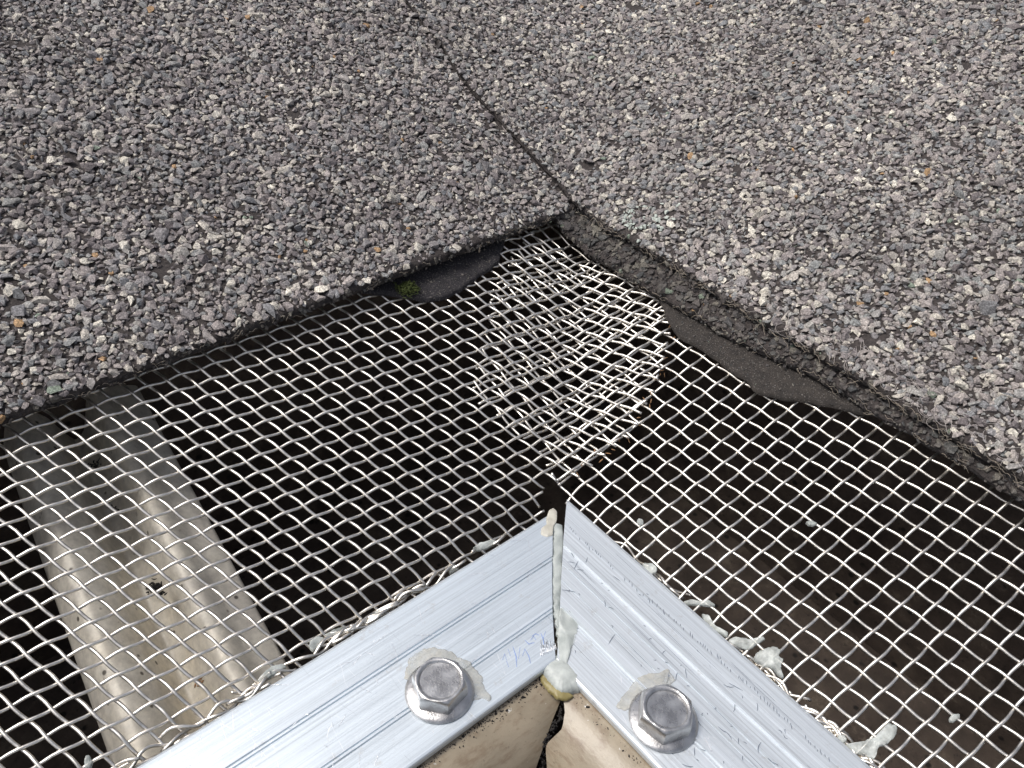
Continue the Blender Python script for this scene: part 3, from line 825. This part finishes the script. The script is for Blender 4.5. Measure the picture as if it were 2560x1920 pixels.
seal([(1012, 1700), (1022, 1650), (1050, 1622), (1090, 1620), (1130, 1632), (1172, 1652), (1200, 1690), (1216, 1724), (1232, 1748), (1226, 1756), (1200, 1742), (1176, 1756), (1150, 1730), (1060, 1700)], rl, "tan sealant film squeezed out around the left rail's screw", M_film, .022, 6, .018)
seal([(1540, 1766), (1560, 1736), (1590, 1700), (1620, 1682), (1646, 1684), (1668, 1672), (1676, 1680), (1690, 1700), (1660, 1730), (1600, 1760), (1560, 1780)], rl, "thin white sealant film above the right rail's screw", M_film, .018, 7, .015)
low = flat(-.12)
seal([(1345, 1668), (1362, 1652), (1385, 1642), (1400, 1636), (1424, 1652), (1446, 1680), (1470, 1708), (1462, 1722), (1430, 1732), (1404, 1736), (1380, 1716), (1362, 1694)], low, "rounded white sealant fill in the corner below the mitre", M_seal, .14, 8, .01, .12, rough=.002)
seal([(1352, 1680), (1366, 1690), (1386, 1716), (1410, 1738), (1436, 1740), (1420, 1750), (1392, 1748), (1370, 1726), (1352, 1704)], flat(-.15), "yellow stained sealant rim under the white corner fill", sealant_mat("yellowed_sealant", (.20, .16, .055), (.34, .29, .13)), .05, 9, .02, .03)
c4 = lambda *q: [(1280 + .5787 * x, 960 + .5787 * y) for x, y in q]
c3 = lambda *q: [(.5787 * x, 960 + .5787 * y) for x, y in q]
blobs = [
 (c4((1045, 1180), (1075, 1150), (1120, 1138), (1165, 1148), (1150, 1180), (1172, 1196), (1160, 1222), (1172, 1272), (1150, 1262), (1120, 1226), (1080, 1222), (1052, 1204)), "largest torn white sealant blob on the mesh beside the right rail"),
 (c4((935, 1110), (960, 1092), (990, 1100), (1040, 1104), (1086, 1092), (1094, 1106), (1060, 1124), (1030, 1150), (990, 1140), (950, 1128)), "thin white sealant strand just above the largest blob by the right rail"),
 (c4((1440, 1558), (1500, 1556), (1560, 1530), (1590, 1500), (1622, 1470), (1662, 1474), (1664, 1508), (1622, 1556), (1578, 1576), (1566, 1622), (1530, 1606), (1490, 1600)), "long white sealant splash on the mesh near the photo's bottom edge"),
 (c4((1400, 1536), (1412, 1516), (1436, 1520), (1444, 1546), (1420, 1558)), "flat sealant dab just left of the bottom splash, by the rail"),
 (c4((556, 790), (570, 776), (600, 776), (626, 792), (624, 818), (596, 826), (570, 812)), "rounded pale sealant drop at the right rail's upper edge"),
 (c4((540, 590), (550, 582), (566, 590), (566, 610), (552, 614), (542, 604)), "tiny sealant fleck on the mesh right of the rail's tip"),
 (c4((1268, 600), (1282, 592), (1300, 596), (1318, 606), (1300, 616), (1280, 612)), "white sealant crumb stuck alone in the middle of the right mesh"),
 (c4((740, 944), (770, 932), (800, 940), (850, 938), (882, 960), (850, 962), (800, 956), (760, 958)), "ragged sealant strip lying across wires near the right rail"),
 (c4((820, 994), (850, 1000), (862, 1024), (890, 1060), (936, 1078), (930, 1096), (890, 1076), (850, 1044), (826, 1020)), "sealant ridge squeezed out along the right rail's middle edge"),
 (c4((1886, 1444), (1906, 1428), (1934, 1430), (1930, 1446), (1908, 1462), (1892, 1462)), "small white sealant scrap on a thick wire at lower right"),
 (c3((1332, 1140), (1346, 1106), (1372, 1092), (1398, 1096), (1402, 1124), (1378, 1142), (1352, 1158)), "white sealant lump where the mesh meets the left rail's middle"),
 (c3((1112, 1282), (1140, 1250), (1180, 1220), (1226, 1212), (1240, 1226), (1200, 1250), (1160, 1276), (1126, 1296)), "long sealant smear on the mesh along the left rail, over the hanger"),
 (c3((1590, 1024), (1610, 1000), (1640, 976), (1664, 972), (1660, 996), (1630, 1016), (1600, 1036)), "sealant dab pinched between mesh and the left rail, above the lump"),
 (c3((1404, 1086), (1440, 1064), (1490, 1048), (1506, 1056), (1470, 1080), (1424, 1098)), "thin sealant thread linking the lump and the dab on the left side"),
 (c3((2040, 712), (2070, 690), (2120, 676), (2160, 684), (2120, 706), (2070, 724)), "pale sealant scrap on the mesh left of the mitre"),
 (c3((1938, 812), (1950, 788), (1970, 786), (1984, 798), (1962, 816), (1944, 824)), "little sealant tag pressed on the left rail's upper edge"),
 (c3((364, 1640), (372, 1606), (390, 1608), (402, 1640), (392, 1664), (372, 1664)), "sealant nub where the wires end near the photo's bottom left"),
]
for k, (pl, lab) in enumerate(blobs):
    seal(pl, ms, lab, M_scrap, .018, 20 + k, .024, .035, zoff=.02, rough=.02, group="sealant scraps on the wire mesh", n=8)

# grime line along the gutter lips and in the mitre of the lips
def grime(kind, label, seed):
    r = np.random.default_rng(seed); P = []; Sz = []
    for _ in range(2600):
        d = abs(r.exponential(.085)); t = -r.uniform(0, 5.5) - 2.5
        if noise1(np.array([t * 1.7]), seed, 3)[0] + r.normal(0, .5) < d * 5 - .35: continue
        c_ = -2.47 - d
        z = np.interp(-c_, [2.35, 2.6, 2.9, 3.17, 3.35, 3.42], [-.16, -.20, -.34, -.60, -.98, -1.45]) + .0
        P.append((t, c_, z) if kind == 'X' else (c_ + .05, t, z)); Sz.append(.0085 * math.exp(r.normal(0, .5)))
    o = obj("grime", granules(np.array(P), np.tile((0, 0, 1.0), (len(P), 1)), np.array(Sz), seed, .6), M_black); o["kind"] = "stuff"; tag(o, label, "grime")
grime('X', "black crumbly grime along the left gutter lip under the rail", 5)
grime('Y', "black crumbly grime along the right gutter lip under the rail", 6)
b = MB(); r = np.random.default_rng(8)
for _ in range(150):
    d = r.uniform(0, .95); c_ = INNER - .15 - d
    z = np.interp(-c_, [2.6, 2.9, 3.17, 3.35, 3.42], [-.20, -.34, -.60, -.98, -1.45]) - .02
    jx = float(np.interp(-c_, [2.35, 2.6, 2.75, 2.9, 3.05, 3.17, 3.3], [.05, .28, .36, .32, .15, .02, 0]))
    p = np.array([c_ + jx * .5 + r.normal(0, .02), c_ - jx * .5 + r.normal(0, .02), z]); q = p + r.normal(0, .03, 3)
    b.add(*tube(np.linspace(p, q, 3), np.array([.5, 1, .4]) * r.uniform(.012, .03), 5))
mg = obj("mitre_grime", b.mesh("mitre_grime", True), M_black); mg["kind"] = "stuff"; tag(mg, "black gunk filling the joint between the two gutter lips", "grime")

# ------------------------------------------------------------------ lichen, fibres, wisps
fr = roof(.60)
c0 = at(1597, 548, fr); b = MB(); r = np.random.default_rng(31)
P, N, Z_ = [], [], []
for k in range(150):
    a = r.uniform(0, 6.28); rr = .36 + r.normal(0, .03)
    if r.random() < .35: a = r.uniform(1.2, 3.6); rr = r.uniform(.2, .36)
    x, y = c0[0] + rr * math.cos(a), c0[1] + rr * math.sin(a) * .9
    P.append((x, y, float(fr(x, y)) + .05)); N.append((-.3, 0, 1)); Z_.append(.022 * math.exp(r.normal(0, .4)))
for k in range(26):
    x, y = c0[0] + .25 + r.normal(0, .3), c0[1] - .45 + r.normal(0, .25)
    P.append((x, y, float(fr(x, y)) + .05)); N.append((-.3, 0, 1)); Z_.append(.06)
lr = obj("lichen_ring", granules(np.array(P), np.array(N, float), np.array(Z_), 32), M_lichen); lr["kind"] = "stuff"; tag(lr, "pale crusty lichen ring near the right shingle's lower corner", "lichen")

def fibres(name, kind, edge, off, lo, hi, n, mat, label, seed, spread=.06, lmax=.30, thr=.0030):
    r = np.random.default_rng(seed); b = MB()
    for _ in range(n):
        t = r.uniform(lo, hi); e = float(edge(np.array([t]))[0]) - .01
        s_ = np.linspace(0, 1, 7); L = r.uniform(.1, lmax); an = r.normal(0, .5) + (0 if r.random() < .5 else math.pi)
        along = t + L * s_ * math.cos(an); out = e - r.uniform(0, spread) - .5 * L * abs(math.sin(an)) * s_ + r.normal(0, .03) * s_ ** 2
        x, y = (along, out) if kind == 'L' else (out, along)
        z = float(roof(off)(x[0], y[0])) - r.uniform(-.03, .12) + r.normal(0, .12) * s_ * s_ * L / .3 + .02 * np.sin(s_ * r.uniform(3, 12))
        b.add(*tube(np.stack([x, y, z + 0 * s_], 1), thr * r.uniform(.6, 1.2), 4))
    o = obj(name, b.mesh(name, True), mat); o["kind"] = "stuff"; tag(o, label, "fibres")
fibres("frayed_fibres", 'R', edgeR, .58, -6, 5, 150, M_fibre, "tan glass fibres fraying from the right shingle's lower edge", 71)
fibres("frayed_fibres", 'R', edgeR2, .28, -5, 3.5, 60, M_fibre, "tan glass fibres fraying from the darker second-layer shingle", 72, .04, .25)
fibres("frayed_fibres", 'L', edgeL, .42, -9, 5, 80, M_fibre, "sparse glass fibres along the left shingle's eave", 73, .03, .2, .0035)
r = np.random.default_rng(81); b = MB()
for k in range(90):
    y = r.normal(-2.6, 1.3); x = edgeR(np.array([y]))[0] + r.uniform(-.1, .5); c = np.array([x, y, float(fr(x, y)) + .1])
    s_ = np.linspace(0, 1, 12); ph = r.uniform(0, 6.28, 3); L = r.uniform(.15, .5)
    Q = c + L * np.stack([np.sin(s_ * 4 + ph[0]) * .5, np.sin(s_ * 3 + ph[1]) * .6, .15 * np.sin(s_ * 5 + ph[2])], 1)
    b.add(*tube(Q, .0035, 4))
o = obj("wispy_fluff", b.mesh("wispy_fluff", True), M_hair); o["kind"] = "stuff"; tag(o, "wispy pale fluff caught along the right shingle's edge", "fluff")

# tan bits caught on the frayed mesh edge
b = MB(); r = np.random.default_rng(91)
cut = [(5.0, 3.0), (4.85, 2.4), (4.5, 1.5), (3.43, .75), (2.0, .1), (.2, .35)]
cc = np.array(cut)
for k in range(46):
    q = r.uniform(0, len(cc) - 1.001); i = int(q); p = cc[i] + (cc[i + 1] - cc[i]) * (q - i) + r.normal(0, .07, 2)
    z = float(top_surf(p[0], p[1])) + r.uniform(-.03, .05); d = r.normal(0, 1, 3); d /= np.linalg.norm(d)
    P = np.array([*p, z]) + np.linspace(-.5, .5, 4)[:, None] * d * r.uniform(.05, .14)
    b.add(*tube(P, np.array([.4, 1, 1, .4]) * r.uniform(.005, .013), 5))
o = obj("leaf_crumbs", b.mesh("leaf_crumbs", True), M_rust); o["kind"] = "stuff"; tag(o, "rusty tan crumbs caught in the frayed edge of the left mesh", "debris")
